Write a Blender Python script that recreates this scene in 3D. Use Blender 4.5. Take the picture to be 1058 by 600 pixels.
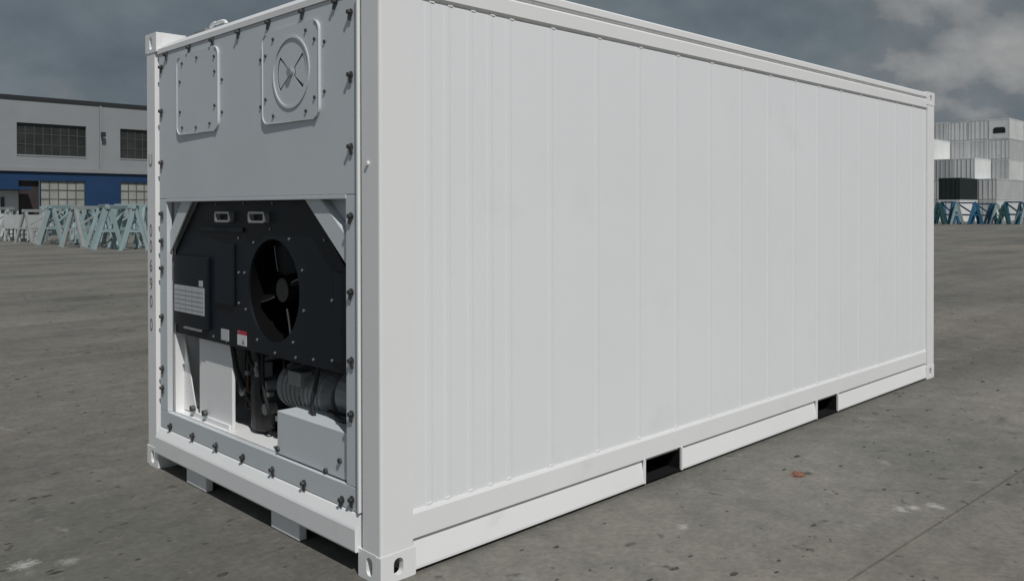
import bpy, bmesh, math, random
from mathutils import Vector, Matrix
from mathutils.geometry import tessellate_polygon

# ------------------------------------------------------------------ reset
for o in list(bpy.data.objects):
    bpy.data.objects.remove(o)
SC = bpy.context.scene
COL = SC.collection
R = random.Random(7)

# ------------------------------------------------------------------ camera (solved from the container's ISO dimensions)
CAM = Vector((-2.0097, -2.9011, 1.5376))
YAW, PIT, ROL = 0.77342, -0.0075, -0.00149
FW = Vector((math.cos(YAW) * math.cos(PIT), math.sin(YAW) * math.cos(PIT), math.sin(PIT)))
RT = Vector((math.sin(YAW), -math.cos(YAW), 0))
UP = RT.cross(FW)
RT2 = RT * math.cos(ROL) + UP * math.sin(ROL)
UP2 = UP * math.cos(ROL) - RT * math.sin(ROL)
cd = bpy.data.cameras.new('camera')
cam = bpy.data.objects.new('camera', cd)
COL.objects.link(cam)
M3 = Matrix((RT2, UP2, -FW)).transposed()
cam.matrix_world = Matrix.Translation(CAM) @ M3.to_4x4()
cd.sensor_width = 36.0
cd.lens = 881.28 / 1058 * 36.0
cd.shift_x = -34.11 / 1058
cd.shift_y = -77.11 / 1058
cd.clip_start = 0.05
cd.clip_end = 6000
SC.camera = cam

# ------------------------------------------------------------------ sun and sky
SUN = Vector((-0.225, -0.585, 0.78)).normalized()
sd = bpy.data.lights.new('sun', 'SUN')
sd.energy = 2.9
sd.angle = math.radians(0.6)
sd.color = (1.0, 0.98, 0.955)
sun = bpy.data.objects.new('sun', sd)
COL.objects.link(sun)
sun.rotation_euler = SUN.to_track_quat('Z', 'Y').to_euler()
sun.location = (0, -20, 30)

w = bpy.data.worlds.new('World')
SC.world = w
w.use_nodes = True
nt = w.node_tree
nt.nodes.clear()


def N(tree, typ, **kw):
    n = tree.nodes.new(typ)
    for k, v in kw.items():
        if hasattr(n, k):
            setattr(n, k, v)
        else:
            n.inputs[k.replace('_', ' ')].default_value = v
    return n


def ramp(tree, stops, fac=None, interp='LINEAR'):
    n = tree.nodes.new('ShaderNodeValToRGB')
    n.color_ramp.interpolation = interp
    e = n.color_ramp.elements
    e[0].position, e[0].color = stops[0][0], tuple(stops[0][1]) + (1,) * (4 - len(stops[0][1]))
    e[1].position, e[1].color = stops[-1][0], tuple(stops[-1][1]) + (1,) * (4 - len(stops[-1][1]))
    for p, c in stops[1:-1]:
        x = e.new(p)
        x.color = tuple(c) + (1,) * (4 - len(c))
    if fac is not None:
        tree.links.new(fac, n.inputs[0])
    return n


sky = nt.nodes.new('ShaderNodeTexSky')
sky.sky_type = 'NISHITA'
sky.sun_disc = False
sky.sun_elevation = math.asin(SUN.z)
sky.sun_rotation = math.atan2(SUN.x, SUN.y)
sky.air_density = 1.0
sky.dust_density = 1.5
tc = nt.nodes.new('ShaderNodeTexCoord')
sep = nt.nodes.new('ShaderNodeSeparateXYZ')
nt.links.new(tc.outputs['Generated'], sep.inputs[0])
za = N(nt, 'ShaderNodeMath', operation='MAXIMUM')
nt.links.new(sep.outputs[2], za.inputs[0])
za.inputs[1].default_value = 0.0
zb = N(nt, 'ShaderNodeMath', operation='ADD')
nt.links.new(za.outputs[0], zb.inputs[0])
zb.inputs[1].default_value = 0.62
dx = N(nt, 'ShaderNodeMath', operation='DIVIDE')
dy = N(nt, 'ShaderNodeMath', operation='DIVIDE')
nt.links.new(sep.outputs[0], dx.inputs[0])
nt.links.new(zb.outputs[0], dx.inputs[1])
nt.links.new(sep.outputs[1], dy.inputs[0])
nt.links.new(zb.outputs[0], dy.inputs[1])
cmb = nt.nodes.new('ShaderNodeCombineXYZ')
nt.links.new(dx.outputs[0], cmb.inputs[0])
nt.links.new(dy.outputs[0], cmb.inputs[1])
cmb.inputs[2].default_value = 6.4
n1 = N(nt, 'ShaderNodeTexNoise', Scale=3.6, Detail=10.0, Roughness=0.52, Distortion=0.15)
n2 = N(nt, 'ShaderNodeTexNoise', Scale=1.8, Detail=4.0, Roughness=0.5, Distortion=0.2)
n3 = N(nt, 'ShaderNodeTexNoise', Scale=9.0, Detail=8.0, Roughness=0.6, Distortion=0.1)
for n in (n1, n2, n3):
    nt.links.new(cmb.outputs[0], n.inputs['Vector'])
cl = ramp(nt, [(0.34, (0.112, 0.142, 0.170)), (0.50, (0.140, 0.170, 0.194)), (0.57, (0.162, 0.186, 0.204)), (0.60, (0.225, 0.238, 0.246)), (0.70, (0.35, 0.355, 0.355))], n1.outputs[0])
cl2 = ramp(nt, [(0.36, (0.86, 0.87, 0.88)), (0.66, (1.10, 1.09, 1.08))], n3.outputs[0])
mul = N(nt, 'ShaderNodeMix', data_type='RGBA', blend_type='MULTIPLY')
mul.inputs[0].default_value = 1.0
nt.links.new(cl.outputs[0], mul.inputs[6])
nt.links.new(cl2.outputs[0], mul.inputs[7])
sc = N(nt, 'ShaderNodeVectorMath', operation='SCALE')
nt.links.new(mul.outputs[2], sc.inputs[0])
sc.inputs['Scale'].default_value = 10.0
gap = ramp(nt, [(0.57, (0, 0, 0)), (0.68, (1, 1, 1))], n2.outputs[0])
gm = N(nt, 'ShaderNodeMath', operation='MULTIPLY')
nt.links.new(gap.outputs[0], gm.inputs[0])
gm.inputs[1].default_value = 0.55
mx = N(nt, 'ShaderNodeMix', data_type='RGBA')
nt.links.new(gm.outputs[0], mx.inputs[0])
nt.links.new(sc.outputs[0], mx.inputs[6])
nt.links.new(sky.outputs[0], mx.inputs[7])
bg = N(nt, 'ShaderNodeBackground', Strength=0.1)
nt.links.new(mx.outputs[2], bg.inputs[0])
wo = nt.nodes.new('ShaderNodeOutputWorld')
nt.links.new(bg.outputs[0], wo.inputs[0])

vs = SC.view_settings
vs.view_transform = 'Standard'
vs.look = 'None'
vs.gamma = 1
vs.exposure = 0.0
vs.use_curve_mapping = False

# ------------------------------------------------------------------ materials
MATS = {}


def mat(name, col, rough=0.5, metal=0.0, var=0.06, vscale=3.0, bump=0.0, bscale=40.0, dirt=None, dscale=1.2, dlo=0.6, dhi=0.75, spec=0.5, emis=None):
    m = bpy.data.materials.new(name)
    m.use_nodes = True
    t = m.node_tree
    b = t.nodes['Principled BSDF']
    tcn = t.nodes.new('ShaderNodeTexCoord')
    ge = t.nodes.new('ShaderNodeNewGeometry')
    no = N(t, 'ShaderNodeTexNoise', Scale=vscale, Detail=6.0, Roughness=0.6)
    t.links.new(ge.outputs['Position'], no.inputs['Vector'])
    lo = tuple(max(0, c * (1 - var)) for c in col)
    hi = tuple(min(1, c * (1 + var)) for c in col)
    r = ramp(t, [(0.3, lo), (0.7, hi)], no.outputs[0])
    out = r.outputs[0]
    if dirt:
        nd = N(t, 'ShaderNodeTexNoise', Scale=dscale, Detail=9.0, Roughness=0.65)
        t.links.new(ge.outputs['Position'], nd.inputs['Vector'])
        rd = ramp(t, [(dlo, (0, 0, 0)), (dhi, (1, 1, 1))], nd.outputs[0])
        mi = N(t, 'ShaderNodeMix', data_type='RGBA')
        t.links.new(rd.outputs[0], mi.inputs[0])
        t.links.new(out, mi.inputs[6])
        mi.inputs[7].default_value = tuple(dirt) + (1,)
        out = mi.outputs[2]
    t.links.new(out, b.inputs['Base Color'])
    b.inputs['Roughness'].default_value = rough
    b.inputs['Metallic'].default_value = metal
    b.inputs['Specular IOR Level'].default_value = spec
    if bump:
        nb = N(t, 'ShaderNodeTexNoise', Scale=bscale, Detail=5.0, Roughness=0.6)
        t.links.new(ge.outputs['Position'], nb.inputs['Vector'])
        bp = N(t, 'ShaderNodeBump', Strength=bump, Distance=0.01)
        t.links.new(nb.outputs[0], bp.inputs['Height'])
        t.links.new(bp.outputs[0], b.inputs['Normal'])
    MATS[name] = m
    return m


mat('white_paint', (0.79, 0.79, 0.785), 0.42, var=0.025, vscale=1.6, bump=0.05, bscale=6, dirt=(0.69, 0.685, 0.67), dscale=2.5, dlo=0.62, dhi=0.8)
mat('sheet_paint', (0.78, 0.79, 0.80), 0.40, var=0.02, vscale=0.9, bump=0.10, bscale=2.2, dirt=(0.725, 0.735, 0.74), dscale=1.7, dlo=0.58, dhi=0.8)
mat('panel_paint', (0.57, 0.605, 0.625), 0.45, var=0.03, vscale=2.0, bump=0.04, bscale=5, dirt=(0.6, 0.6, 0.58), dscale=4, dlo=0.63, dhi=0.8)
mat('pale_trim', (0.82, 0.82, 0.81), 0.4, var=0.02)
mat('navy', (0.005, 0.0088, 0.0140), 0.5, var=0.25, vscale=4, bump=0.03, spec=0.3)
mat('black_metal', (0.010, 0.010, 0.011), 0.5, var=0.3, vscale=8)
mat('fan_blade', (0.03, 0.03, 0.032), 0.32, metal=0.3, var=0.3)
mat('fan_black', (0.004, 0.004, 0.004), 0.9, var=0.2, spec=0.1)
mat('glint_paint', (0.14, 0.14, 0.145), 0.35, metal=0.6, var=0.1)
mat('bolt_steel', (0.10, 0.10, 0.10), 0.5, metal=0.7, var=0.3, vscale=40)
mat('zinc', (0.45, 0.45, 0.46), 0.35, metal=0.7, var=0.15, vscale=30)
mat('screw_dull', (0.22, 0.225, 0.23), 0.5, metal=0.3, var=0.2, vscale=30)
mat('copper', (0.06, 0.04, 0.03), 0.4, metal=0.6, var=0.25, vscale=12)
mat('dark_seal', (0.05, 0.05, 0.052), 0.7, var=0.2)
mat('underseal', (0.011, 0.011, 0.0115), 0.9, spec=0.15, var=0.3, vscale=8)
mat('motor_grey', (0.22, 0.23, 0.23), 0.5, var=0.12, vscale=6, dirt=(0.14, 0.13, 0.11), dscale=7, dlo=0.52, dhi=0.7)
mat('rubber', (0.012, 0.012, 0.012), 0.7, var=0.2)
mat('label_grey', (0.46, 0.47, 0.48), 0.5, var=0.04)
mat('label_ink', (0.25, 0.26, 0.27), 0.6, var=0.1)
mat('label_white', (0.62, 0.62, 0.62), 0.5, var=0.05)
mat('label_red', (0.42, 0.03, 0.05), 0.5, var=0.05)
mat('lettering', (0.22, 0.19, 0.19), 0.6, var=0.25, vscale=30)
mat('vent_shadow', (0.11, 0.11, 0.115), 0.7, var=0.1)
mat('clad_grey', (0.25, 0.265, 0.275), 0.55, var=0.05, vscale=0.6)
mat('clad_trim', (0.25, 0.26, 0.265), 0.55, var=0.05, vscale=0.8)
mat('clad_blue', (0.007, 0.036, 0.10), 0.5, var=0.12, vscale=0.7)
mat('plinth_dark', (0.03, 0.055, 0.055), 0.7, var=0.2)
mat('clad_white', (0.48, 0.50, 0.51), 0.6, var=0.05, vscale=0.8)
mat('fascia_dark', (0.03, 0.033, 0.036), 0.7, spec=0.2)
mat('glass_dark', (0.028, 0.030, 0.030), 0.25, var=0.5, vscale=0.7)  # strong tone variation paints uneven reflections into the panes
mat('glass_pale', (0.30, 0.31, 0.29), 0.35, var=0.2, vscale=0.9)
mat('mullion', (0.055, 0.055, 0.052), 0.6)
mat('mullion_pale', (0.09, 0.09, 0.085), 0.6)
mat('door_brown', (0.035, 0.026, 0.026), 0.6, var=0.3)
mat('trestle_teal', (0.25, 0.335, 0.345), 0.55, var=0.12, vscale=1.5, dirt=(0.25, 0.22, 0.19), dscale=3, dlo=0.58, dhi=0.75)
mat('trestle_grey', (0.30, 0.325, 0.32), 0.55, var=0.12, vscale=1.5, dirt=(0.26, 0.23, 0.2), dscale=3, dlo=0.58, dhi=0.75)
mat('trestle_blue', (0.025, 0.12, 0.22), 0.55, var=0.2, vscale=1.2)
mat('trestle_green', (0.02, 0.07, 0.07), 0.55, var=0.2, vscale=1.2)
mat('bin_white', (0.50, 0.53, 0.53), 0.55, var=0.06)
mat('stack_white', (0.74, 0.75, 0.74), 0.5, var=0.07, vscale=0.35)
mat('stack_pale', (0.62, 0.63, 0.62), 0.5, var=0.09, vscale=0.4, dirt=(0.45, 0.44, 0.41), dscale=0.8)
mat('stack_grey', (0.47, 0.48, 0.475), 0.5, var=0.08, vscale=0.4)
mat('stack_rod', (0.40, 0.41, 0.41), 0.5, var=0.1)
mat('stack_green', (0.012, 0.022, 0.020), 0.55, var=0.2, vscale=0.5)
mat('brick_clay', (0.20, 0.085, 0.052), 0.85, var=0.3, vscale=30, bump=0.4, bscale=60)
mat('grit_dark', (0.05, 0.046, 0.04), 0.9, var=0.5, vscale=20)


GOFF = (0, 0, 0)


def ground_material():
    m = bpy.data.materials.new('worn_concrete')
    m.use_nodes = True
    t = m.node_tree
    b = t.nodes['Principled BSDF']
    ge = t.nodes.new('ShaderNodeNewGeometry')
    P = ge.outputs['Position']

    def noise(scale, detail=6, rough=0.6, stretch=None, dist=0.0, off=(0, 0, 0)):
        n = N(t, 'ShaderNodeTexNoise', Scale=scale, Detail=float(detail), Roughness=rough, Distortion=dist)
        mp = t.nodes.new('ShaderNodeMapping')
        mp.inputs['Scale'].default_value = stretch or (1, 1, 1)
        mp.inputs['Location'].default_value = off
        if stretch:
            mp.inputs['Rotation'].default_value = (0, 0, math.radians(18))
        t.links.new(P, mp.inputs[0])
        t.links.new(mp.outputs[0], n.inputs['Vector'])
        return n.outputs[0]

    def mixc(fac, a, bb, typ='MIX'):
        n = N(t, 'ShaderNodeMix', data_type='RGBA', blend_type=typ)
        if isinstance(fac, float):
            n.inputs[0].default_value = fac
        else:
            t.links.new(fac, n.inputs[0])
        for i, v in ((6, a), (7, bb)):
            if isinstance(v, tuple):
                n.inputs[i].default_value = v + (1,)
            else:
                t.links.new(v, n.inputs[i])
        return n.outputs[2]

    base = ramp(t, [(0.32, (0.140, 0.135, 0.124)), (0.5, (0.172, 0.164, 0.150)), (0.68, (0.202, 0.190, 0.174))], noise(0.55, 8, 0.62)).outputs[0]
    broad = ramp(t, [(0.36, (0.86, 0.90, 0.87)), (0.62, (1.20, 1.15, 1.09))], noise(0.16, 5, 0.6, None, 0.6, GOFF)).outputs[0]
    c = mixc(1.0, base, broad, 'MULTIPLY')
    tracks = ramp(t, [(0.40, (0.76, 0.76, 0.77)), (0.56, (1.05, 1.05, 1.05))], noise(0.5, 7, 0.65, (0.16, 1.3, 1))).outputs[0]
    c = mixc(0.8, c, tracks, 'MULTIPLY')
    fine = ramp(t, [(0.3, (0.74, 0.74, 0.74)), (0.7, (1.18, 1.18, 1.17))], noise(28, 5, 0.7)).outputs[0]
    c = mixc(0.85, c, fine, 'MULTIPLY')
    fine2 = ramp(t, [(0.35, (0.80, 0.80, 0.80)), (0.65, (1.14, 1.13, 1.12))], noise(5.5, 7, 0.7)).outputs[0]
    c = mixc(0.8, c, fine2, 'MULTIPLY')
    oil = ramp(t, [(0.62, (0, 0, 0)), (0.74, (0.75,) * 3)], noise(1.7, 6, 0.55, None, 0.6, (4, 9, 0))).outputs[0]
    c = mixc(oil, c, (0.085, 0.083, 0.078))
    spots = ramp(t, [(0.645, (0, 0, 0)), (0.71, (0.8,) * 3)], noise(9.5, 3, 0.5, None, 0.4, (1, 3, 0))).outputs[0]
    c = mixc(spots, c, (0.075, 0.07, 0.064))
    pale = ramp(t, [(0.64, (0, 0, 0)), (0.74, (0.5,) * 3)], noise(4.2, 5, 0.55, None, 0.5, (7, 2, 0))).outputs[0]
    c = mixc(pale, c, (0.30, 0.295, 0.28))

    # dried paint marks, a brick-brown stain and a dark spot: fixed places on the slab
    def mark(x, y, r, col, amt, seed):
        nonlocal c
        wob = noise(22, 7, 0.75, None, 0.8, (seed * 3.1, 0, 0))
        vm = N(t, 'ShaderNodeVectorMath', operation='DISTANCE')
        t.links.new(P, vm.inputs[0])
        vm.inputs[1].default_value = (x, y, 0)
        ad = N(t, 'ShaderNodeMath', operation='MULTIPLY_ADD')
        t.links.new(wob, ad.inputs[0])
        ad.inputs[1].default_value = r * 4.5
        t.links.new(vm.outputs['Value'], ad.inputs[2])
        f = ramp(t, [(r * 2.5, (amt,) * 3), (r * 3.3, (0, 0, 0))], ad.outputs[0]).outputs[0]
        c = mixc(f, c, col)
    mark(2.45, -1.20, 0.035, (0.42, 0.41, 0.38), 0.8, 1)
    mark(2.56, -1.27, 0.05, (0.40, 0.39, 0.36), 0.75, 2)
    mark(1.40, -0.50, 0.03, (0.38, 0.37, 0.35), 0.6, 3)
    mark(-0.955, 1.30, 0.06, (0.42, 0.42, 0.40), 0.8, 4)
    mark(2.52, -0.50, 0.06, (0.16, 0.085, 0.06), 0.75, 5)
    mark(2.60, -0.53, 0.035, (0.06, 0.05, 0.045), 0.8, 6)
    mark(2.38, -1.16, 0.05, (0.40, 0.39, 0.36), 0.7, 7)
    mark(-0.80, 1.20, 0.05, (0.36, 0.36, 0.34), 0.5, 8)
    t.links.new(c, b.inputs['Base Color'])
    rg = ramp(t, [(0.3, (0.75,) * 3), (0.7, (0.92,) * 3)], noise(0.8, 6)).outputs[0]
    t.links.new(rg, b.inputs['Roughness'])
    b.inputs['Specular IOR Level'].default_value = 0.35
    b1 = N(t, 'ShaderNodeBump', Strength=0.35, Distance=0.012)
    t.links.new(noise(35, 7, 0.7), b1.inputs['Height'])
    b2 = N(t, 'ShaderNodeBump', Strength=0.25, Distance=0.03)
    t.links.new(noise(4, 6, 0.6), b2.inputs['Height'])
    t.links.new(b1.outputs[0], b2.inputs['Normal'])
    t.links.new(b2.outputs[0], b.inputs['Normal'])
    MATS['worn_concrete'] = m


ground_material()


# ------------------------------------------------------------------ mesh helpers
def to3(axis, u, v, d):
    return ((d, u, v), (u, d, v), (u, v, d))[axis]


def box(bm, x0, x1, y0, y1, z0, z1, bev=0.0, seg=2):
    vs_ = [bm.verts.new((x, y, z)) for x in (x0, x1) for y in (y0, y1) for z in (z0, z1)]
    fs = [(0, 1, 3, 2), (4, 6, 7, 5), (0, 4, 5, 1), (2, 3, 7, 6), (0, 2, 6, 4), (1, 5, 7, 3)]
    faces = [bm.faces.new([vs_[i] for i in f]) for f in fs]
    if bev:
        ed = list({e for f in faces for e in f.edges})
        bmesh.ops.bevel(bm, geom=ed, offset=bev, segments=seg, affect='EDGES', profile=0.6)


def plate(bm, outer, holes, axis, a, b):
    loops = [outer] + list(holes)
    pts = [p for l in loops for p in l]
    tris = tessellate_polygon([[Vector((p[0], p[1], 0)) for p in l] for l in loops])
    A = [bm.verts.new(to3(axis, p[0], p[1], a)) for p in pts]
    B = [bm.verts.new(to3(axis, p[0], p[1], b)) for p in pts]
    for t in tris:
        try:
            bm.faces.new([A[i] for i in t])
            bm.faces.new([B[i] for i in reversed(t)])
        except ValueError:
            pass
    k = 0
    for l in loops:
        n = len(l)
        for i in range(n):
            j = (i + 1) % n
            bm.faces.new((A[k + i], A[k + j], B[k + j], B[k + i]))
        k += n


def rrect(u0, u1, v0, v1, r, n=5):
    p = []
    for cx, cy, a0 in ((u1 - r, v1 - r, 0), (u0 + r, v1 - r, 90), (u0 + r, v0 + r, 180), (u1 - r, v0 + r, 270)):
        for i in range(n + 1):
            a = math.radians(a0 + 90 * i / n)
            p.append((cx + r * math.cos(a), cy + r * math.sin(a)))
    return p


def circ(u, v, r, n=32, a0=0, a1=360):
    if a1 - a0 >= 360:
        return [(u + r * math.cos(2 * math.pi * i / n), v + r * math.sin(2 * math.pi * i / n)) for i in range(n)]
    return [(u + r * math.cos(math.radians(a0 + (a1 - a0) * i / n)), v + r * math.sin(math.radians(a0 + (a1 - a0) * i / n))) for i in range(n + 1)]


def tube(bm, pts, rad, n=8, cap=True):
    pts = [Vector(p) for p in pts]
    rads = rad if isinstance(rad, (list, tuple)) else [rad] * len(pts)
    rings = []
    ref = Vector((0, 0, 1))
    for i, p in enumerate(pts):
        d = (pts[min(i + 1, len(pts) - 1)] - pts[max(i - 1, 0)]).normalized()
        s = d.cross(ref)
        if s.length < 1e-3:
            s = d.cross(Vector((1, 0, 0)))
        s.normalize()
        q = s.cross(d)
        rings.append([bm.verts.new(p + (s * math.cos(2 * math.pi * k / n) + q * math.sin(2 * math.pi * k / n)) * rads[i]) for k in range(n)])
    for a, b in zip(rings, rings[1:]):
        for k in range(n):
            bm.faces.new((a[k], a[(k + 1) % n], b[(k + 1) % n], b[k]))
    if cap:
        bm.faces.new(rings[0][::-1])
        bm.faces.new(rings[-1])


def bar(bm, a, b, w, h):
    a, b = Vector(a), Vector(b)
    d = (b - a).normalized()
    s = d.cross(Vector((0, 0, 1)))
    if s.length < 1e-3:
        s = Vector((1, 0, 0))
    s.normalize()
    q = s.cross(d)
    vv = []
    for p in (a, b):
        for i, j in ((-1, -1), (1, -1), (1, 1), (-1, 1)):
            vv.append(bm.verts.new(p + s * (w / 2 * i) + q * (h / 2 * j)))
    for f in ((0, 1, 2, 3), (7, 6, 5, 4), (0, 4, 5, 1), (1, 5, 6, 2), (2, 6, 7, 3), (3, 7, 4, 0)):
        bm.faces.new([vv[i] for i in f])


def sweep(bm, prof, x0, x1):
    """profile in (y, z) swept along x"""
    plate(bm, prof, [], 0, x0, x1)


def mesh_of(name, bm, material, smooth=False):
    bmesh.ops.recalc_face_normals(bm, faces=bm.faces)
    me = bpy.data.meshes.new(name)
    bm.to_mesh(me)
    bm.free()
    me.materials.append(MATS[material])
    if smooth:
        for p in me.polygons:
            p.use_smooth = True
    return me


def link(name, data, parent=None, loc=None, rot=None):
    o = bpy.data.objects.new(name, data)
    COL.objects.link(o)
    if loc is not None:
        o.location = loc
    if rot is not None:
        o.rotation_euler = rot
    if parent is not None:
        o.parent = parent
        pl = Vector((0, 0, 0))
        q = parent
        while q is not None:
            if q.get('_base'):
                pl = Vector(q['_base'])
            q = q.parent
        if parent.type == 'EMPTY':
            o.matrix_parent_inverse = Matrix.Translation(-pl)
    return o


class B:
    """collects shapes, links them as one mesh object"""
    def __init__(s):
        s.bm = bmesh.new()

    def box(s, *a, **k):
        box(s.bm, *a, **k)
        return s

    def plate(s, *a):
        plate(s.bm, *a)
        return s

    def tube(s, *a, **k):
        tube(s.bm, *a, **k)
        return s

    def bar(s, *a):
        bar(s.bm, *a)
        return s

    def mesh(s, name, m, smooth=False):
        return mesh_of(name, s.bm, m, smooth)

    def obj(s, name, m, parent=None, smooth=False):
        return link(name, mesh_of(name, s.bm, m, smooth), parent)


def thing(name, label, cat, loc=(0, 0, 0), rotz=0.0, group=None, world_parts=False):
    o = bpy.data.objects.new(name, None)
    o.empty_display_size = 0.3
    COL.objects.link(o)
    o.location = loc
    o.rotation_euler = (0, 0, rotz)
    tag(o, label, cat, group)
    if world_parts:
        o['_base'] = tuple(loc)
    return o


def tag(o, label, cat, group=None):
    o['label'] = label
    o['category'] = cat
    if group:
        o['group'] = group
    return o


def copy_tree(src, label, loc, rotz=0.0, group=None):
    r = src.copy()
    COL.objects.link(r)
    r.location = loc
    r.rotation_euler = (0, 0, rotz)
    r['label'] = label
    if group:
        r['group'] = group
    for ch in src.children:
        c = ch.copy()
        COL.objects.link(c)
        c.parent = r
        for g in ch.children:
            d = g.copy()
            COL.objects.link(d)
            d.parent = c
    return r


# ------------------------------------------------------------------ ground: one sheet with a saw-cut joint
def build_ground():
    bm = bmesh.new()
    S = 2500.0

    def ly(x):
        return -1.339 + (x - 1.417) * (-1.409 + 1.339) / (3.572 - 1.417)
    g = 0.007
    cuts = [-S, -60, -6, 0, 2, 4, 8, 20, 80, S]
    rows = []
    for x in cuts:
        y = ly(max(-80, min(80, x))) + R.uniform(-.004, .004)
        col = [(x, S, 0), (x, y + g, 0), (x, y + g * .6, -0.02), (x, y - g * .6, -0.02), (x, y - g, 0), (x, -S, 0)]
        rows.append([bm.verts.new(p) for p in col])
    for a, b in zip(rows, rows[1:]):
        for i in range(5):
            bm.faces.new((a[i], a[i + 1], b[i + 1], b[i]))
    for f in bm.faces:
        if f.normal.z < 0:
            f.normal_flip()
    me = mesh_of('ground', bm, 'worn_concrete')
    if me.polygons[0].normal.z < 0:
        me.flip_normals()
    o = link('ground', me)
    o['kind'] = 'structure'


build_ground()

# ------------------------------------------------------------------ refrigerated container
L, W, H = 6.058, 2.438, 2.591
CB = (L / 2, W / 2, 0)
con = thing('refrigerated_container', 'large white refrigerated shipping container standing on the concrete yard in the foreground', 'container', CB, world_parts=True)


def cpart(b, name, m, parent=con, smooth=False):
    return b.obj(name, m, parent, smooth)


# corner castings: hollow blocks with stadium apertures
def casting(x, y, z, sx, sy, bottom):
    b = B()
    lx, ly, lz, t = 0.178, 0.162, 0.118, 0.028
    X0, X1 = (x, x + lx) if sx > 0 else (x - lx, x)
    Y0, Y1 = (y, y + ly) if sy > 0 else (y - ly, y)
    Z0, Z1 = z, z + lz
    zc = (Z0 + Z1) / 2
    # outer long side (normal y), aperture stadium upright
    yo = (Y0, Y0 + t) if sy > 0 else (Y1 - t, Y1)
    xo = (X0, X0 + t) if sx > 0 else (X1 - t, X1)
    xc = X0 + lx * 0.5
    b.plate(rrect(X0, X1, Z0, Z1, 0.006, 3), [rrect(xc - .024, xc + .024, zc - .036, zc + .036, .022)], 1, *yo)
    yi = (Y0 + t + .0005, Y1) if sy > 0 else (Y0, Y1 - t - .0005)
    yc = (Y0 + Y1) / 2
    b.plate(rrect(yi[0], yi[1], Z0 + .0006, Z1 - .0006, 0.005, 3), [rrect(yc - .022, yc + .022, zc - .038, zc + .038, .02)], 0, *xo)
    # inner closing faces
    xi = (X0 + t + .0005, X1) if sx > 0 else (X0, X1 - t - .0005)
    zin = (Z1 - t, Z1 - .0008) if bottom else (Z0 + .0008, Z0 + t)
    b.box(xi[0], xi[1], yi[0], yi[1], zin[0], zin[1])
    if bottom:
        zz = (Z0, zin[0] - .0005)
    else:
        zz = (zin[1] + .0005, Z1)
    if sx > 0:
        b.box(X1 - .02, X1, yi[0], yi[1], zz[0], zz[1])
        xe = (xi[0], X1 - .0205)
    else:
        b.box(X0, X0 + .02, yi[0], yi[1], zz[0], zz[1])
        xe = (X0 + .0205, xi[1])
    ye = (yi[1] - .018, yi[1]) if sy > 0 else (yi[0], yi[0] + .018)
    b.box(xe[0], xe[1], ye[0], ye[1], zz[0], zz[1])
    return cpart(b, 'corner_casting', 'white_paint')


for zz, bot in ((0, True), (H - .118, False)):
    casting(0, 0, zz, 1, 1, bot)
    casting(0, W, zz, 1, -1, bot)
    casting(L, 0, zz, -1, 1, bot)
    casting(L, W, zz, -1, -1, bot)

# corner posts: front ones with a chamfered inner edge and rounded outer corner
PZ0, PZ1 = .1185, H - .1185


def post(prof):
    bm = bmesh.new()
    plate(bm, prof, [], 2, PZ0, PZ1)
    b = B()
    b.bm.free()
    b.bm = bm
    return cpart(b, 'corner_post', 'white_paint')


r_ = .012
arc = [(.003 + r_ - r_ * math.sin(math.radians(a)), .003 + r_ - r_ * math.cos(math.radians(a))) for a in range(0, 91, 15)]  # (x,y)
near_prof = [(.165, .003)] + arc + [(.003, .132), (.055, .155), (.165, .155)]
post_front = post(near_prof)
post(([(x, W - y) for x, y in near_prof])[::-1])
post([(L - .16, .003), (L - .004, .003), (L - .004, .14), (L - .16, .14)])
post([(L - .16, W - .003), (L - .16, W - .14), (L - .004, W - .14), (L - .004, W - .003)])
st = B().tube([(.004, .085, 1.728), (-.006, .085, 1.728)], .009, n=10)
cpart(st, 'stud', 'pale_trim')

# stacked serial lettering on the far front post
def char(txt, y, z, size, parent):
    cu = bpy.data.curves.new('serial_character', 'FONT')
    cu.body = txt
    cu.size = size
    cu.align_x = 'CENTER'
    cu.extrude = .0006
    ob = bpy.data.objects.new('tmp', cu)
    COL.objects.link(ob)
    dg = bpy.context.evaluated_depsgraph_get()
    me = bpy.data.meshes.new_from_object(ob.evaluated_get(dg))
    bpy.data.objects.remove(ob)
    me.materials.clear()
    me.materials.append(MATS['lettering'])
    o = link('serial_character', me, con, (.0015, y, z), (math.pi / 2, 0, -math.pi / 2))
    o.scale = (.8, 1.0, 1)
    return o


for ch, zz in (('U', 1.83), ('0', 1.41), ('0', 1.315), ('6', 1.20), ('9', 1.09), ('0', .985), ('0', .845)):
    char(ch, 2.372, zz - .03, .105, con)

# ---- near side: wall sheets, ribs, rails
YW = .022   # wall plane
wall = B().box(.165, L - .16, YW, YW + .06, .135, 2.47)
side = cpart(wall, 'side_wall', 'sheet_paint')
seams = [.165, .262, .365, .497, .615, .735]
x = 1.018
while x < 5.8:
    seams.append(x)
    x += .3505
seams.append(L - .162)
seams[-1] = L - .162
for i, (a, c) in enumerate(zip(seams, seams[1:])):
    # each sheet is a slightly dished panel standing a few millimetres off the wall
    b = B()
    off = R.uniform(0, .0006)
    b.box(a + .0015, c - .0015, YW - .005 - off, YW - .0005, .268, 2.428, bev=.003, seg=1)
    link('wall_sheet', mesh_of('wall_sheet', b.bm, 'sheet_paint'), side)
rb_ = bmesh.new()
plate(rb_, [(-.024, .0012), (-.010, -.0006), (.010, -.0006), (.024, .0012)], [], 2, .272, 2.426)
plate(rb_, [(-.014, .0), (-.010, -.004), (.010, -.004), (.014, .0)], [], 2, .2685, .278)
ribm = mesh_of('rib', rb_, 'sheet_paint')
for a in seams[1:-1]:
    link('rib', ribm, side, (a, YW - .0062, 0))
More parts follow.
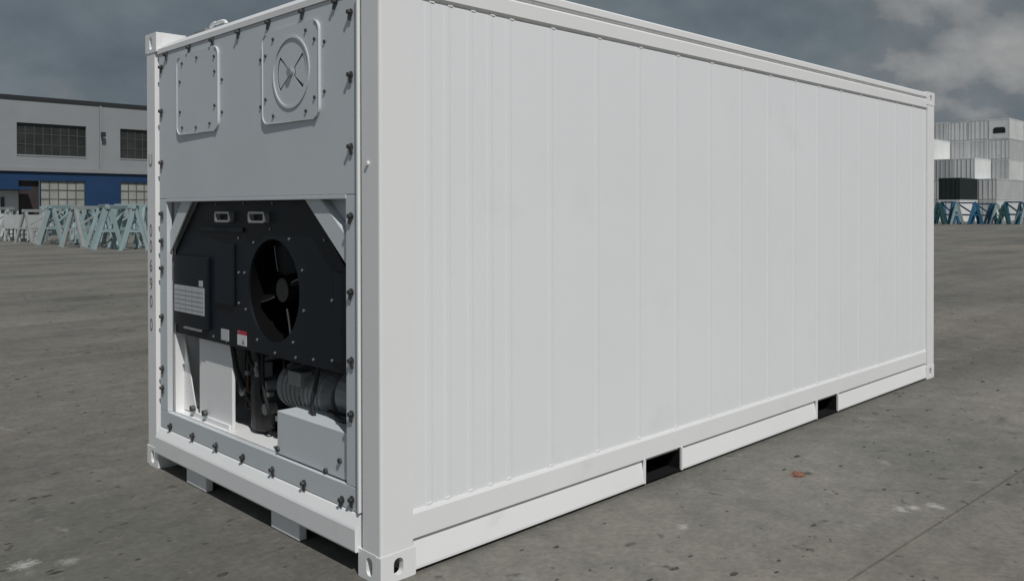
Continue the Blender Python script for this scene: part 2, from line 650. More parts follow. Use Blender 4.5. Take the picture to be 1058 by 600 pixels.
# far and end walls
cpart(B().box(.165, L - .16, W - .08, W - .02, .135, 2.47), 'side_wall', 'sheet_paint')
# bottom side rail: flat upper band, step, flared lower flange (interrupted by fork pockets)
PK = [(1.762, 2.102), (3.792, 4.120)]
X0r, X1r = .1785, L - .1785
band = bmesh.new()
sweep(band, [(.007, .150), (.007, .252), (.012, .268), (.09, .268), (.09, .150)], X0r - .012, X1r + .012)
rail = link('bottom_side_rail', mesh_of('bottom_side_rail', band, 'white_paint'), con)
flange_prof = [(.030, .1495), (.022, .143), (.003, .028), (.003, .018), (.09, .018), (.09, .1495)]
cuts = [X0r, PK[0][0], PK[0][1], PK[1][0], PK[1][1], X1r]
for a, c in ((cuts[0], cuts[1]), (cuts[2], cuts[3]), (cuts[4], cuts[5])):
    bm = bmesh.new()
    sweep(bm, flange_prof, a + (.0005 if a == X0r else .0135), c - (.0005 if c == X1r else .0135))
    link('lower_flange', mesh_of('lower_flange', bm, 'white_paint'), rail)
for a, c in PK:
    for xx in (a, c):
        bm = bmesh.new()
        s = -1 if xx == a else 1
        sweep(bm, [(.001, .016), (.001, .149), (.014, .149), (.014, .016)], xx + (s * .0125 if s < 0 else 0), xx + (s * .0125 if s > 0 else 0))
        link('pocket_cheek', mesh_of('pocket_cheek', bm, 'pale_trim'), rail)
    bm = bmesh.new()
    # open pocket tunnel through to the far side
    for y0, y1, z0, z1, x0, x1 in ((.101, W - .1, .145, .149, a, c), (.0145, W - .1, .0225, .1448, a + .0005, a + .005), (.0145, W - .1, .0225, .1448, c - .005, c - .0005), (.010, W - .1, .014, .022, a + .0005, c - .0005), (.012, .1005, .1452, .1494, a + .001, c - .001)):
        box(bm, x0, x1, y0, y1, z0, z1)
    link('fork_pocket', mesh_of('fork_pocket', bm, 'underseal'), con)
# far bottom rail
bm = bmesh.new()
sweep(bm, [(W - .09, .018), (W - .09, .26), (W - .007, .26), (W - .007, .018)], X0r, X1r)
link('bottom_side_rail', mesh_of('bottom_side_rail', bm, 'white_paint'), con)
# top side rail: lower box section, groove, upper tube
top = bmesh.new()
sweep(top, [(.080, 2.436), (.0135, 2.436), (.005, 2.446), (.004, 2.512), (.010, 2.520), (.080, 2.520)], .166, L - .161)
tr = link('top_side_rail', mesh_of('top_side_rail', top, 'white_paint'), con)
bm = bmesh.new()
sweep(bm, [(.09, 2.5205), (.022, 2.5205), (.022, 2.531), (.009, 2.533), (.003, 2.541), (.003, 2.572), (.012, 2.581), (.09, 2.583)], .1785, L - .1785)
link('top_rail_cap', mesh_of('top_rail_cap', bm, 'white_paint'), tr)
bm = bmesh.new()
sweep(bm, [(W - .08, 2.436), (W - .08, 2.581), (W - .004, 2.581), (W - .004, 2.436)], .1785, L - .1785)
link('top_side_rail', mesh_of('top_side_rail', bm, 'white_paint'), con)
cl_m = B().box(-.014, .014, -.0025, 0, -.006, .0).mesh('rail_clip', 'pale_trim')
for a in seams[1:-1]:
    link('rail_clip', cl_m, tr, (a + .02, YW - .0062, 2.4325))
# roof, floor structure, rear doors
cpart(B().box(.28, L - .06, .0905, W - .085, 2.49, 2.545), 'roof', 'white_paint')
cpart(B().box(.16, L - .18, .10, W - .1, .1495, .19), 'floor', 'underseal')
for i in range(14):
    xx = .35 + i * .41
    if any(a - .1 < xx < c + .1 for a, c in PK):
        continue
    cpart(B().box(xx - .02, xx + .02, .10, W - .1, .03, .149), 'cross_member', 'underseal')
for y0, y1 in ((.1405, W / 2 - .004), (W / 2 + .004, W - .1405)):
    d = cpart(B().box(L - .07, L - .015, y0, y1, .17, 2.44, bev=.006), 'rear_door', 'white_paint')
    for q in (.3, .7):
        yy = y0 + (y1 - y0) * q
        B().tube([(L - .004, yy, .16), (L - .004, yy, 2.46)], .014).obj('lock_rod', 'zinc', d)
cpart(B().box(L - .12, L - .006, .1625, W - .1625, .02, .168), 'rear_sill', 'white_paint')
cpart(B().box(L - .12, L - .006, .1625, W - .1625, 2.445, 2.57), 'rear_header', 'white_paint')
hm = B().box(-.012, .010, -.02, .02, -.045, .045, bev=.005).tube([(.012, 0, -.05), (.012, 0, .05)], .012).mesh('hinge', 'zinc')
for zz in (.42, .98, 1.56, 2.12):
    link('hinge', hm, con, (L + .004, .03, zz))

# ---- front end: header, sill, machinery panel
XP = .014   # panel plane
bm = bmesh.new()
plate(bm, [(.008, 2.458), (.008, 2.486), (.030, 2.512), (.16, 2.516), (.16, 2.43), (.062, 2.43), (.062, 2.458)], [], 1, .1625, W - .1625)
# plate axis 1 -> (x, z)
link('front_header', mesh_of('front_header', bm, 'white_paint'), con)
bm = bmesh.new()
plate(bm, [(-.012, .098), (-.016, .106), (-.016, .194), (-.012, .204), (.011, .246), (.018, .252), (.16, .252), (.16, .098)], [], 1, .1625, W - .1625)
link('front_sill', mesh_of('front_sill', bm, 'white_paint'), con)
for y0, y1 in ((1.650, 1.898), (.665, .928)):
    cpart(B().box(.01, .05, y0, y1, .004, .0975, bev=.004), 'sill_foot', 'white_paint')
Y0, Y1 = .168, 2.270
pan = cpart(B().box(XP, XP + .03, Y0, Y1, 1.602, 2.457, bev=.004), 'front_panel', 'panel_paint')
B().box(XP - .003, XP + .0295, Y0 + .1, Y1 - .1, 1.584, 1.6015, bev=.002).obj('drip_edge', 'panel_paint', pan)
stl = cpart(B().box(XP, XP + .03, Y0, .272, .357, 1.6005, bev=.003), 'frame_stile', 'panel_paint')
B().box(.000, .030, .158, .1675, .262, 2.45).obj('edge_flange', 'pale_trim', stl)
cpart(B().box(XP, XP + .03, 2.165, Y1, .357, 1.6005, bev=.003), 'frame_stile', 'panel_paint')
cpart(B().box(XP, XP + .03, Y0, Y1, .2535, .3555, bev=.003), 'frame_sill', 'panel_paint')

# clamp bolts round the machinery frame
bb = B()
plate(bb.bm, circ(0, 0, .0105, 6), [], 0, -.020, -.003)
plate(bb.bm, circ(0, 0, .016, 12), [], 0, -.004, 0)
plate(bb.bm, [(-.010, -.035), (.010, -.035), (.012, .012), (-.012, .012)], [], 0, -.0075, -.0042)
boltm = bb.mesh('clamp_bolt', 'bolt_steel')
bs = [(2.228, z) for z in (2.375, 2.117, 1.815, 1.515, 1.355, 1.195, .91, .605, .49)]
bs += [(.226, z) for z in (2.375, 2.11, 1.805, 1.51, 1.187, .895, .667, .302)]
bs += [(y, .284) for y in (2.115, 1.812, 1.524, 1.217, .915, .62, .303)]
bs += [(y, 2.440) for y in (2.157, 1.84, 1.55, 1.25, .937, .62, .342)]
for y, z in bs:
    link('clamp_bolt', boltm, con, (XP, y, z), (R.uniform(-.5, .5), 0, 0))

# access covers
def cover(y0, y1, z0, z1, holes=()):
    bm = bmesh.new()
    plate(bm, rrect(y0, y1, z0, z1, .05, 6), list(holes), 0, XP - .008, XP - .0005)
    bm.normal_update()
    fe = [e for e in bm.edges if all(abs(v.co.x - (XP - .008)) < 1e-5 for v in e.verts) and any(abs(f.normal.x) < .5 for f in e.link_faces) and not (holes and all((v.co.y - .715) ** 2 + (v.co.z - 2.175) ** 2 < .03 for v in e.verts))]
    bmesh.ops.bevel(bm, geom=fe, offset=.0045, segments=2, affect='EDGES')
    return link('access_cover', mesh_of('access_cover', bm, 'panel_paint'), con)


sb = B()
plate(sb.bm, circ(0, 0, .0085, 6), [], 0, -.006, .002)
small = sb.mesh('cover_screw', 'bolt_steel')


def screws(par, pts, xx):
    for y, z in pts:
        link('cover_screw', small, par, (xx, y, z))


c1 = cover(1.470, 1.995, 1.960, 2.405)
screws(c1, [(1.515, 2.35), (1.51, 2.27), (1.51, 2.09), (1.57, 2.00), (1.74, 1.99), (1.92, 2.00), (1.95, 2.09), (1.95, 2.26), (1.92, 2.36), (1.73, 2.37)], XP - .008)
c2 = cover(.468, .990, 1.948, 2.388, [circ(.715, 2.175, .168, 40)])
screws(c2, [(.505, 2.30), (.505, 2.04), (.58, 1.985), (.58, 2.35), (.88, 2.35), (.88, 1.985), (.955, 2.28), (.955, 2.07)], XP - .008)
screws(con, [(.435, 2.28), (.435, 2.06), (1.02, 2.27), (1.02, 2.04), (1.44, 2.22), (1.44, 2.05)], XP)
# round fresh-air disc with two wedge openings
def wedge(a0, a1, ri, ro):
    return [(.715 + ro * math.cos(math.radians(a)), 2.175 + ro * math.sin(math.radians(a))) for a in range(a0, a1 + 1, 6)] + [(.715 + ri * math.cos(math.radians(a)), 2.175 + ri * math.sin(math.radians(a))) for a in range(a1, a0 - 1, -6)]


dsc = B()
plate(dsc.bm, circ(.715, 2.175, .160, 40), [wedge(-38, 40, .03, .130), wedge(142, 220, .03, .130)], 0, XP - .0075, XP - .0055)
dd = dsc.obj('vent_disc', 'panel_paint', c2)
rim = B()
plate(rim.bm, circ(.715, 2.175, .168, 40), [circ(.715, 2.175, .158, 40)], 0, XP - .013, XP - .0085)
rim.obj('vent_rim', 'panel_paint', c2)
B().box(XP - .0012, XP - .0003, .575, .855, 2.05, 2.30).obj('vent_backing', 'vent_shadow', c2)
for a0_, a1_ in ((-32, 39), (146, 213)):
    B().plate(wedge(a0_, a1_, .036, .124), [], 0, XP - .005, XP - .0015).obj('vent_blade', 'panel_paint', c2)
kn = B().tube([(XP - .0076, .715, 2.175), (XP - .022, .715, 2.175)], .020, n=12)
kn.bm.faces.ensure_lookup_table()
kn.obj('vent_knob', 'zinc', c2)

# lifting loop on top of the header
lp = []
for i in range(0, 33):
    a = 2 * math.pi * i / 32
    lp.append((.09 + .0 * math.cos(a), 1.67 - .12 * math.cos(a) * (1 if math.cos(a) > 0 else .6), 2.540 + .026 * math.sin(a) * (1.25 - .5 * (1 - math.cos(a)) if math.cos(a) > 0 else 1)))
cpart(B().tube(lp, .010, n=8, cap=False), 'lifting_loop', 'white_paint', smooth=True)
cpart(B().box(.075, .105, 1.78, 1.93, 2.5165, 2.552, bev=.006), 'loop_bracket', 'motor_grey')

# ---- machinery recess
rec = cpart(B().box(.60, .63, .17, 2.27, .26, 1.60), 'recess_back', 'panel_paint')
cpart(B().box(.0605, .5995, 2.1655, 2.20, .30, 1.598), 'recess_side', 'white_paint')
cpart(B().box(.0605, .5995, .24, .2715, .30, 1.598), 'recess_side', 'white_paint')
cpart(B().box(.0605, .5995, .272, 2.165, .330, .350), 'recess_floor', 'white_paint')
cpart(B().box(.0605, .5995, .272, 2.165, 1.601, 1.63), 'recess_top', 'white_paint')

unit = thing('x', 'x', 'x')
bpy.data.objects.remove(unit)
XU = .062
UC = (1.000, 1.138)
outl = [(2.160, .818), (2.160, 1.298), (1.842, 1.592), (.664, 1.592), (.36, 1.290), (.280, 1.20), (.280, .812)]
bm = bmesh.new()
plate(bm, outl, [circ(UC[0], UC[1], .255, 48)], 0, XU, XU + .012)
unit = link('cooling_unit', mesh_of('cooling_unit', bm, 'navy'), con)
bm = bmesh.new()
# body behind the face plate, in pieces round the fan throat
for y0, y1, z0, z1 in ((1.27, 2.155, .82, 1.29), (1.27, 1.85, 1.2905, 1.588), (.30, .735, .815, 1.30), (.736, 1.269, .815, .872), (.736, 1.269, 1.404, 1.588)):
    box(bm, XU + .0125, XU + .50, y0, y1, z0, z1)
link('unit_body', mesh_of('unit_body', bm, 'navy'), unit)
bm = bmesh.new()
plate(bm, circ(UC[0], UC[1], .262, 40), [], 0, XU + .26, XU + .27)
link('fan_backing', mesh_of('fan_backing', bm, 'fan_black'), unit)
bm = bmesh.new()
plate(bm, circ(UC[0], UC[1], .266, 48), [circ(UC[0], UC[1], .254, 48)], 0, XU + .0125, XU + .25)
link('fan_throat', mesh_of('fan_throat', bm, 'fan_black'), unit)
B().tube([(XU + .05, UC[0], UC[1]), (XU + .14, UC[0], UC[1])], .06, n=20).obj('fan_hub', 'black_metal', unit)
for k in range(4):
    a0 = math.radians(90 * k + 65 + 16)
    bm = bmesh.new()
    gr = []
    for i in range(7):
        rr = .055 + .19 * i / 6
        row = []
        for j in range(5):
            t = j / 4
            a = a0 + (t - .5) * (.62 - .12 * i / 6) + .10 * i / 6
            row.append(bm.verts.new((XU + .055 + .075 * t + .01 * math.sin(math.pi * t), UC[0] + rr * math.cos(a), UC[1] + rr * math.sin(a))))
        gr.append(row)
    for i in range(6):
        for j in range(4):
            bm.faces.new((gr[i][j], gr[i + 1][j], gr[i + 1][j + 1], gr[i][j + 1]))
    bmesh.ops.solidify(bm, geom=bm.faces[:], thickness=.004)
    link('fan_blade', mesh_of('fan_blade', bm, 'fan_blade', True), unit)
    # lit leading edge, its glint painted as a paler rod
    e = B()
    ed = [(XU + .052, UC[0] + (.10 + .13 * i / 4) * math.cos(a0 - .28 + .10 * i / 4), UC[1] + (.10 + .13 * i / 4) * math.sin(a0 - .28 + .10 * i / 4)) for i in range(5)]
    e.tube(ed, .0045, n=6).obj('blade_glint', 'glint_paint', unit)

# left control box door, grooves, handles, screws, labels
cb = B().box(XU - .022, XU - .0005, 1.70, 2.145, .875, 1.275, bev=.006).obj('control_box', 'navy', unit)
B().box(XU - .012, XU - .0005, 1.40, 1.62, 1.03, 1.36, bev=.006).obj('access_plate', 'navy', unit)
B().box(XU - .010, XU - .0005, .30, .43, .86, 1.26, bev=.004).obj('access_plate', 'navy', unit)
B().box(XU - .012, XU - .0005, 1.30, 1.80, 1.42, 1.445, bev=.003).obj('unit_lip', 'navy', unit)
for y, w_ in ((1.495, .17), (1.115, .17)):
    bm = bmesh.new()
    plate(bm, rrect(y - w_ / 2, y + w_ / 2, 1.472, 1.528, .012, 3), [rrect(y - w_ / 2 + .011, y + w_ / 2 - .011, 1.483, 1.517, .008, 3)], 0, XU - .030, XU - .0005)
    link('pull_handle', mesh_of('pull_handle', bm, 'zinc'), unit)
us = B()
plate(us.bm, circ(0, 0, .0075, 6), [], 0, -.004, 0)
usm = us.mesh('unit_screw', 'screw_dull')
for k in range(10):
    a = math.radians(36 * k + 14)
    link('unit_screw', usm, unit, (XU - .0005, UC[0] + .305 * math.cos(a), UC[1] + .305 * math.sin(a)))
for y, z in ((.52, 1.40), (.46, 1.13), (.46, .86), (.62, .845), (.78, .835), (1.36, 1.39), (1.36, 1.21), (1.36, 1.05), (1.36, .90), (1.62, 1.57), (1.30, 1.57), (1.0, 1.57), (1.66, .845), (1.50, .835)):
    link('unit_screw', usm, unit, (XU - .0005, y, z))
# rating plate with rows of print
lab = B().box(XU - .025, XU - .0225, 1.725, 2.12, .952, 1.105).obj('rating_plate', 'label_grey', unit)
for i in range(4):
    yy = 1.79 + i * .085
    B().box(XU - .0262, XU - .0252, yy, yy + .004, .958, 1.10).obj('rating_rule', 'label_ink', unit)
for i in range(5):
    zz = .972 + i * .026
    B().box(XU - .0261, XU - .0253, 1.735, 2.11, zz, zz + .003).obj('rating_rule', 'label_ink', unit)
B().box(XU - .025, XU - .0225, 1.745, 1.79, 1.112, 1.145).obj('rating_stamp', 'label_grey', unit)
B().box(XU - .003, XU - .0005, 1.475, 1.565, .838, .898).obj('sticker', 'label_grey', unit)
B().box(XU - .003, XU - .0005, 1.275, 1.375, .832, .888).obj('sticker', 'label_white', unit)
B().box(XU - .003, XU - .0005, 1.275, 1.375, .8885, .908).obj('sticker_heading', 'label_red', unit)
bm = bmesh.new()
plate(bm, [(1.29, .842), (1.325, .842), (1.307, .872)], [], 0, XU - .0042, XU - .0032)
link('sticker_symbol', mesh_of('sticker_symbol', bm, 'label_ink'), unit)
B().bar((XU - .026, 1.76, .868), (XU - .026, 1.98, .868), .012, .010).obj('pull_bar', 'zinc', unit)

# corner gussets of the recess
for sgn, ya, yb in ((1, 2.164, 1.85), (-1, .273, .655)):
    b = B()
    za, zb = (1.285, 1.600)
    wd = .13
    yo = ya
    plate(b.bm, [(ya, za), (yb, zb), (yb + sgn * wd, zb), (ya, za + wd * .95)], [], 0, XU - .032, XU - .024)
    # folded return along the inner edge
    bar(b.bm, (XU - .010, ya, za + wd * .95), (XU - .010, yb + sgn * wd, zb), .036, .004)
    cpart(b, 'corner_gusset', 'panel_paint')
for pts in ([(2.164, 1.325), (1.862, 1.600), (2.164, 1.600)], [(.273, 1.24), (.273, 1.600), (.64, 1.600)]):
    cpart(B().plate(pts, [], 0, XU + .013, XU + .018), 'corner_filler', 'panel_paint')
cpart(B().box(.40, .41, 1.10, 1.62, .3505, .812), 'bay_shade_plate', 'black_metal')  # black plate added to paint the shade behind the pillar
b = B()
plate(b.bm, [(2.163, .357), (2.163, .79), (2.00, .357)], [], 0, XU + .05, XU + .056)
cpart(b, 'corner_gusset', 'white_paint')

# pillar, compressor, motor, receiver, hoses, box in the lower bay
cpart(B().box(.10, .118, 1.52, 1.93, .3505, .81, bev=.004), 'bay_pillar', 'white_paint')
cpart(B().box(.085, .0995, 1.53, 2.03, .3505, .375, bev=.003), 'pillar_foot', 'white_paint')
for y in (1.80, 1.96):
    cpart(B().tube([(.0845, y, .40), (.060, y, .40)], .018, n=6), 'foot_bolt', 'bolt_steel')
for y0 in (2.03,):
    cpart(B().box(.20, .30, y0, y0 + .07, .3505, .80), 'pipe_bracket', 'motor_grey')
cmp_ = B()
cmp_.tube([(.27, 1.36, .351), (.27, 1.36, .38), (.27, 1.36, .66), (.27, 1.36, .72)], [.10, .13, .13, .06], n=18)
comp = cmp_.obj('compressor', 'black_metal', con, True)
B().tube([(.27, 1.22, .40), (.27, 1.50, .40)], .049, n=10).obj('compressor_foot', 'black_metal', comp)
B().box(.15, .25, 1.28, 1.42, .46, .60, bev=.01).obj('terminal_box', 'black_metal', comp)
for k, (yy, zz) in enumerate(((1.24, .50), (1.50, .56), (1.24, .62))):
    B().tube([(.14, yy, zz), (.20, yy, zz)], .03, n=12).obj('valve', 'motor_grey', comp)
mo = B().tube([(.28, 1.17, .63), (.28, 1.14, .63), (.28, .72, .63), (.28, .69, .63)], [.085, .125, .125, .085], n=24).obj('motor', 'motor_grey', con)
B().tube([(.28, 1.20, .63), (.28, 1.171, .63)], .055, n=14).obj('motor_cap', 'zinc', mo)
for q in range(9):
    B().tube([(.28, 1.10 - q * .042, .63), (.28, 1.088 - q * .042, .63)], .1295, n=24).obj('cooling_fin', 'motor_grey', mo)
B().box(.13, .20, .86, .98, .67, .74, bev=.005).obj('junction_box', 'motor_grey', mo)
B().box(.20, .36, .78, 1.08, .3505, .52).obj('motor_mount', 'black_metal', mo)
cpart(B().tube([(.28, .62, .66), (.28, .60, .66), (.28, .32, .66)], [.05, .12, .12], n=20), 'receiver', 'motor_grey')
def hose(pts, r, n=8):
    out = []
    P = [Vector(p) for p in pts]
    for i in range(len(P) - 1):
        p0, p1, p2, p3 = P[max(i - 1, 0)], P[i], P[i + 1], P[min(i + 2, len(P) - 1)]
        for k in range(6):
            t = k / 6
            out.append(.5 * ((2 * p1) + (-p0 + p2) * t + (2 * p0 - 5 * p1 + 4 * p2 - p3) * t * t + (-p0 + 3 * p1 - 3 * p2 + p3) * t ** 3))
    out.append(P[-1])
    cpart(B().tube(out, r, n=n), 'hose', 'rubber', smooth=True)


hose([(.12, .66, .84), (.11, .68, .72), (.10, .70, .62), (.11, .66, .53), (.16, .56, .48)], .011)
hose([(.12, 1.30, .84), (.13, 1.26, .70), (.15, 1.30, .55), (.24, 1.22, .42)], .012)
hose([(.10, 1.52, .82), (.12, 1.50, .66), (.18, 1.48, .50), (.26, 1.50, .40)], .014)
hose([(.14, .32, .62), (.12, .45, .58), (.14, .62, .59)], .012)
hose([(.16, 1.06, .80), (.14, 1.02, .74), (.145, .92, .765), (.15, .80, .80)], .009)
hose([(.15, 1.44, .80), (.14, 1.40, .74), (.145, 1.34, .70), (.16, 1.30, .76), (.17, 1.22, .80)], .010)
hose([(.13, 1.24, .80), (.12, 1.21, .62), (.13, 1.17, .50), (.16, 1.20, .42), (.22, 1.26, .39)], .009)
for pts, r_p in (([(.16, 1.46, .805), (.16, 1.46, .56), (.22, 1.44, .53)], .011), ([(.18, 1.52, .805), (.18, 1.52, .46), (.26, 1.46, .44)], .008), ([(.20, 1.12, .50), (.20, 1.12, .43), (.20, .92, .41)], .010)):
    cpart(B().tube(pts, r_p, n=8), 'copper_pipe', 'copper', smooth=True)
for y, z in ((1.46, .66), (1.52, .60), (1.22, .58), (1.12, .47)):
    cpart(B().box(.145, .175, y - .018, y + .018, z - .012, z + .012, bev=.003), 'pipe_clip', 'zinc')
cpart(B().box(.13, .20, 1.26, 1.33, .66, .74, bev=.006).tube([(.1295, 1.295, .70), (.118, 1.295, .70)], .018, n=10), 'pressure_switch', 'motor_grey')
hose([(.30, 1.54, .44), (.22, 1.44, .372), (.20, 1.22, .368), (.24, 1.08, .40)], .016)
bx = cpart(B().box(.032, .19, .2725, .905, .3565, .568, bev=.004), 'switch_box', 'panel_paint')
B().box(.0285, .0315, .29, .89, .3575, .362).obj('box_seam', 'dark_seal', bx)
for y, z in ((.89, .385), (.345, .44), (.46, .372)):
    B().tube([(.0315, y, z), (.020, y, z)], .012, n=6).obj('box_bolt', 'bolt_steel', bx)

# ------------------------------------------------------------------ warehouse behind, on the left
YB = 55.0
wh = thing('warehouse', 'long grey warehouse with a blue ground storey behind the trestles', 'building', (22, YB + 9, 0), world_parts=True)
XA, XE = -14.0, 46.0
up_w = [(12.36 + 5.83 * i, 16.17 + 5.83 * i) for i in range(-3, 5)]
holes = [[(a, 4.86), (b, 4.86), (b, 6.76), (a, 6.76)] for a, b in up_w if a > XA and b < XE]
bm = bmesh.new()
plate(bm, [(XA, 4.10), (XE, 4.10), (XE, 8.12), (XA, 8.12)], holes, 1, YB, YB + .25)
link('upper_wall', mesh_of('upper_wall', bm, 'clad_grey'), wh)
link('storey_ledge', B().box(XA, XE, YB - .12, YB + .2, 3.86, 4.0995).mesh('storey_ledge', 'clad_trim'), wh)
lo_w = [(13.62 + 4.6 * i, 16.1 + 4.6 * i) for i in range(0, 7)]
door = (12.46, 13.6)
lh = [[(a, 1.1), (b, 1.1), (b, 3.32), (a, 3.32)] for a, b in lo_w if b < XE]
bm = bmesh.new()
plate(bm, [(door[1] + .02, 0), (XE, 0), (XE, 3.855), (door[1] + .02, 3.855)], [], 1, YB + .2, YB + .25) if False else None
plate(bm, [(13.61, 0), (XE, 0), (XE, 3.855), (13.61, 3.855)], [[(a + .01, 1.1), (b, 1.1), (b, 3.32), (a + .01, 3.32)] for a, b in lo_w if b < XE], 1, YB + .02, YB + .25)
box(bm, XA, 13.605, YB + .02, YB + .25, 3.33, 3.855)
box(bm, XA, 12.44, YB + .02, YB + .25, 2.70, 3.325)
link('lower_wall', mesh_of('lower_wall', bm, 'clad_blue'), wh)
link('pale_wall', B().box(XA, 12.44, YB + .04, YB + .25, 0, 2.695).mesh('pale_wall', 'clad_white'), wh)
link('entrance_door', B().box(12.45, 13.60, YB + .30, YB + .36, 0, 3.325).mesh('entrance_door', 'door_brown'), wh)
link('plinth', B().box(13.62, XE, YB - .03, YB + .019, 0, 1.08).mesh('plinth', 'plinth_dark'), wh)
link('canopy', B().box(11.2, 12.9, YB - .9, YB + .01, 2.74, 2.90).mesh('canopy', 'clad_blue'), wh)
link('gable_wall', B().box(XA, XA + .25, YB + .26, YB + 18, 0, 8.1).mesh('gable_wall', 'clad_grey'), wh)
link('gable_wall', B().box(XE - .25, XE, YB + .26, YB + 18, 0, 8.1).mesh('gable_wall', 'clad_grey'), wh)
rf = link('roof', B().plate([(YB + .30, 8.125), (YB + 9, 8.8), (YB + 18, 8.125)], [], 0, XA, XE).mesh('roof', 'clad_grey'), wh)
link('fascia', B().box(XA - .1, XE + .1, YB - .06, YB + .28, 8.125, 8.36).mesh('fascia', 'fascia_dark'), rf)
pane_d = B().box(0, 1, .0, .02, 0, 1).mesh('pane', 'glass_dark')
pane_p = B().box(0, 1, .0, .02, 0, 1).mesh('pane', 'glass_pale')


def window(a, b, z0, z1, nx, nz, pm, fm, depth):
    bm = bmesh.new()
    t = .05
    ws, hs = (b - a) / nx, (z1 - z0) / nz
    for i in range(nx + 1):
        xx = a + i * ws
        box(bm, max(a, xx - t / 2), min(b, xx + t / 2), YB + depth - .03, YB + depth + .03, z0, z1)
    for j in range(nz + 1):
        zz = z0 + j * hs
        for i in range(nx):
            box(bm, a + i * ws + t / 2 + .001, a + (i + 1) * ws - t / 2 - .001, YB + depth - .028, YB + depth + .028, max(z0, zz - t / 2), min(z1, zz + t / 2))
    win = link('window', mesh_of('window', bm, fm), wh)
    for i in range(nx):
        for j in range(nz):
            o = link('pane', pm, win, (a + i * ws + .026, YB + depth + R.uniform(-.006, .006), z0 + j * hs + .026))
            o.scale = (ws - .052, 1, hs - .052)
            o.rotation_euler = (R.uniform(-.02, .02), 0, R.uniform(-.02, .02))
    B().box(a - .02, b + .02, YB - .03, YB + .05, z0 - .08, z0 - .002).obj('sill', 'clad_trim' if z0 < 3 else 'clad_grey', win)
    return win


for a, b in up_w:
    if 11 < a < 24:
        window(a, b, 4.86, 6.76, 8, 3, pane_d, 'mullion', .16)
    elif a > XA and b < XE:
        window(a, b, 4.86, 6.76, 2, 1, pane_d, 'mullion', .16)
for a, b in lo_w:
    if b < XE:
        if a < 24:
            window(a + .01, b, 1.1, 3.32, 5, 4, pane_p, 'mullion_pale', .14)
        else:
            window(a + .01, b, 1.1, 3.32, 2, 1, pane_p, 'mullion_pale', .14)
link('downpipe', B().box(16.93, 17.05, YB - .12, YB - .002, 4.11, 8.1).mesh('downpipe', 'clad_trim'), wh)
lm = B().box(-.13, .13, -.26, -.10, -.20, .10, bev=.03).box(-.03, .03, -.12, .0, -.05, .02).mesh('wall_lamp', 'fascia_dark')
link('wall_lamp', lm, wh, (17.08, YB - .13, 6.35))
link('vent_window', B().box(11.52, 11.70, YB - .02, YB + .039, 1.4, 2.3).mesh('vent_window', 'glass_dark'), wh)


# ------------------------------------------------------------------ steel trestles
def trestle(name, m, h, ln, sp, leg=.11):
    t = thing(name, 'x', 'trestle')
    B().box(-ln / 2, ln / 2, -.07, .07, h - .14, h, bev=.008).obj('top_beam', m, t)
    for sx in (-1, 1):
        for sy in (-1, 1):
            b = B()
            bar(b.bm, (sx * (ln / 2 - .12), sy * .06, h - .145), (sx * (ln / 2 - .05), sy * sp / 2, .02), leg, leg)
            b.box(sx * (ln / 2 - .05) - .10, sx * (ln / 2 - .05) + .10, sy * sp / 2 - .10, sy * sp / 2 + .10, 0, .018)
            b.obj('leg', m, t)
        b = B()
        bar(b.bm, (sx * (ln / 2 - .085), -sp * .27, h * .42), (sx * (ln / 2 - .085), sp * .27, h * .42), leg * .7, leg * .7)
        b.obj('cross_bar', m, t)
    b = B()
    bar(b.bm, (-(ln / 2 - .12), 0, h * .42), (ln / 2 - .10, 0, h * .42), leg * .7, leg * .7)
    b.obj('stretcher', m, t)
    b = B()
    bar(b.bm, (-(ln / 2 - .14), .02, h * .45), (ln / 2 - .14, -.02, h - .16), leg * .55, leg * .55)
    b.obj('diagonal_brace', m, t)
    return t


def ray_dir(px):
    return FW + RT2 * ((px - 563.1) / 881.28)


def ground_at(px, depth):
    d = ray_dir(px)
    p = CAM + d * depth
    return Vector((p.x, p.y, 0))


G1 = 'steel trestles in front of the warehouse'
pt = trestle('steel_trestle', 'trestle_teal', 1.72, 1.5, .95)
pg = trestle('steel_trestle', 'trestle_grey', 1.70, 1.7, 1.0)
first = {id(pt): True, id(pg): True}
# (pixel column in the photograph, depth, turn, prototype, wording)
row = [(140, 33.2, 1.15, pt, 'pale teal steel trestle nearest the container, last of the row'),
       (121, 33.6, .75, pt, 'pale teal steel trestle next to the last one, legs splayed wide'),
       (107, 34.6, 1.45, pt, 'pale teal steel trestle third from the container end of the row'),
       (130, 37.5, .2, pt, 'teal steel trestle half hidden behind the two nearest the container'),
       (92, 35.5, .45, pg, 'grey steel trestle standing in front of the blue wall panel'),
       (77, 37.0, 1.2, pt, 'teal steel trestle in front of the pale window, right half'),
       (65, 38.2, .65, pt, 'teal steel trestle in front of the pale window, left half'),
       (52, 39.5, 1.35, pg, 'grey steel trestle left of the pale ground floor window'),
       (40, 41.0, .5, pg, 'grey steel trestle in front of the dark entrance door'),
       (12, 43.5, 1.1, pg, 'grey steel trestle left of the white bins'),
       (1, 44.0, .7, pg, 'grey steel trestle cut by the left edge of the photo'),
       (112, 40.5, 1.0, pt, 'teal steel trestle in the second rank under the blue panel'),
       (84, 42.0, .3, pt, 'teal steel trestle in the second rank under the pale window'),
       (99, 38.8, 1.9, pt, 'teal steel trestle turned side-on behind the grey one at the blue panel'),
       (70, 43.5, 2.2, pg, 'grey steel trestle farthest back under the pale window'),
       (56, 43.0, .1, pt, 'teal steel trestle side-on behind the grey one left of the window'),
       (136, 35.0, 2.3, pt, 'teal steel trestle turned away, just behind the one nearest the container')]
